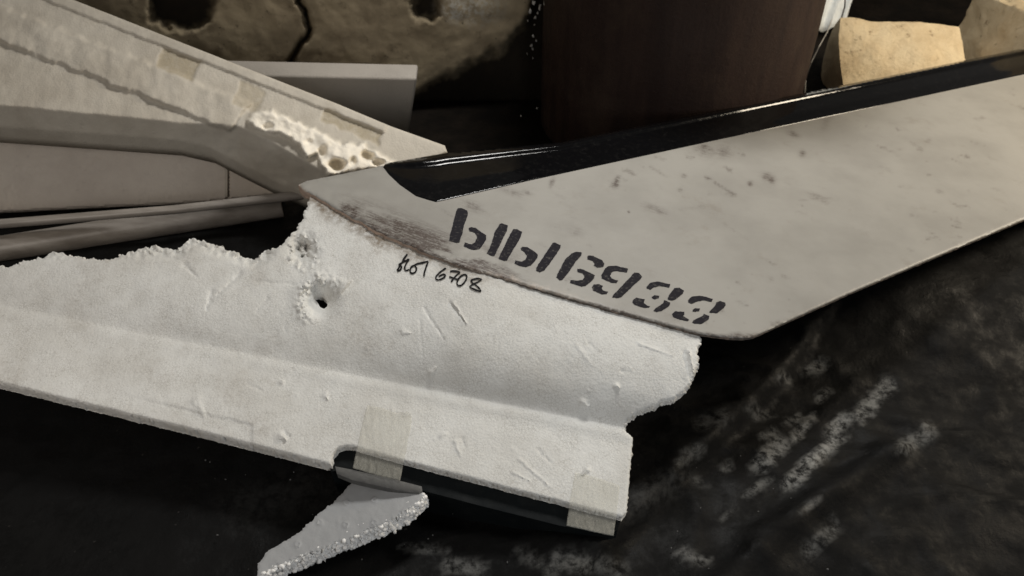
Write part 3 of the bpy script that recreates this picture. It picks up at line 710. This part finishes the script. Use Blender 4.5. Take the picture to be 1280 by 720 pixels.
# ------------------------------------------------------------------ shard
s0 = at_z(430, 662, .062)
shp = Plane(s0, (-.20, .02, .96))
sh_out = [(447, 596), (470, 600), (530, 616, .8), (529, 622, 1.2), (515, 634, 1.4), (480, 655, 1.6), (440, 671, 1.6), (405, 684, 1.6), (372, 698, 1.6), (345, 706, 1.2), (322, 722, 1), (322, 704, 1.5), (336, 688, 1.8), (372, 668, 1.8), (400, 640, 1.8), (420, 625, 1.8)]
stt = thing('foam_shard', tuple(s0*[1, 1, 0]), 'small grey foam shard with beaded white broken edge below the hull', 'foam shard')
def sh_h(x, y):
    h = .0006*nz(x, y, .06, 131, 3)
    for cx, cy in [(433, 628), (468, 625), (400, 653), (432, 656), (468, 653), (372, 680), (505, 640)]:
        r = np.hypot(x-cx, y-cy); h += .0012*np.exp(-((r-3)/1.1)**2)
    return h
plate('face', [SHARD, BEADM], shp, sh_out, 2, sh_h, .022, parent=stt, rings=4, side_jit=.0014, seed=17, rnd=1.5, rnd_h=.001)
bm = bmesh.new(); bmesh.ops.create_icosphere(bm, subdivisions=1, radius=1); iv = np.array([v.co[:] for v in bm.verts]); bm.verts.index_update(); fi = [[v.index for v in f.verts] for f in bm.faces]; bm.free()
V = []; F = []; rng = np.random.RandomState(3)
edge = densify(sh_out[2:11], 1.0); edge = [p for p in edge if p[0] < 531]
edge = edge[:int(len(edge)*.62)] if False else edge
ep = [p for p in densify(sh_out[2:11]+[sh_out[10]], 1.1)]
for p in ep:
    if not (p[1] > 610): continue
    for _ in range(2):
        base = shp.lift([p[0]+rng.normal(0, 1.0)-.8], [p[1]+rng.normal(0, 1.0)-1.2], 0)[0]-shp.n*rng.uniform(.0018, .0225)
        r = rng.choice((.0018, .0026, .0030, .0036))*rng.uniform(.85, 1.15); b0 = sum(len(v) for v in V)
        V.append(base+iv*r*rng.uniform(.75, 1.2, 3)); F += [[b0+i for i in f] for f in fi]
o = link('broken_edge', np.concatenate(V), F, BEADM, stt, sharp=None); o['kind'] = 'stuff'
V = []; F = []
for a, b in zip(hull_out, hull_out[1:]):
    if a[0] < 0 or len(a) < 3 or a[2] < 2 : continue
    for p in densify([a, b], 1.5)[:max(2, int(math.hypot(b[0]-a[0], b[1]-a[1])/1.5))]:
        if rng.uniform() < .35: continue
        x, y = p[0]+rng.normal(0, 1.6), p[1]+rng.normal(0, 1.6)
        if not inside(np.array([x]), np.array([y+(2 if y < 330 else 0)]), hull_out)[0]: continue
        base = hullp.lift([x], [y], hull_h(np.array([x]), np.array([y])))[0]-hullp.n*rng.uniform(.001, .013)
        b0 = sum(len(v) for v in V); V.append(base+iv*rng.uniform(.0012, .0028)*rng.uniform(.7, 1.3, 3)); F += [[b0+i for i in f] for f in fi]
o = link('broken_edge', np.concatenate(V), F, TORN, ht, sharp=None); o['kind'] = 'stuff'
# crumbs on the tarp
V = []; F = []
for _ in range(60):
    x = rng.uniform(230, 1050); y = rng.uniform(560, 715)
    base = at_z(x, y, .024); b0 = sum(len(v) for v in V); V.append(base+iv*rng.uniform(.0006, .0015)*rng.uniform(.6, 1.3, 3)); F += [[b0+i for i in f] for f in fi]
o = link('foam_crumbs', np.concatenate(V), F, LIP, None, sharp=None); tag(o, 'tiny grey foam crumbs scattered over the black tarpaulin', 'crumbs', kind='stuff')
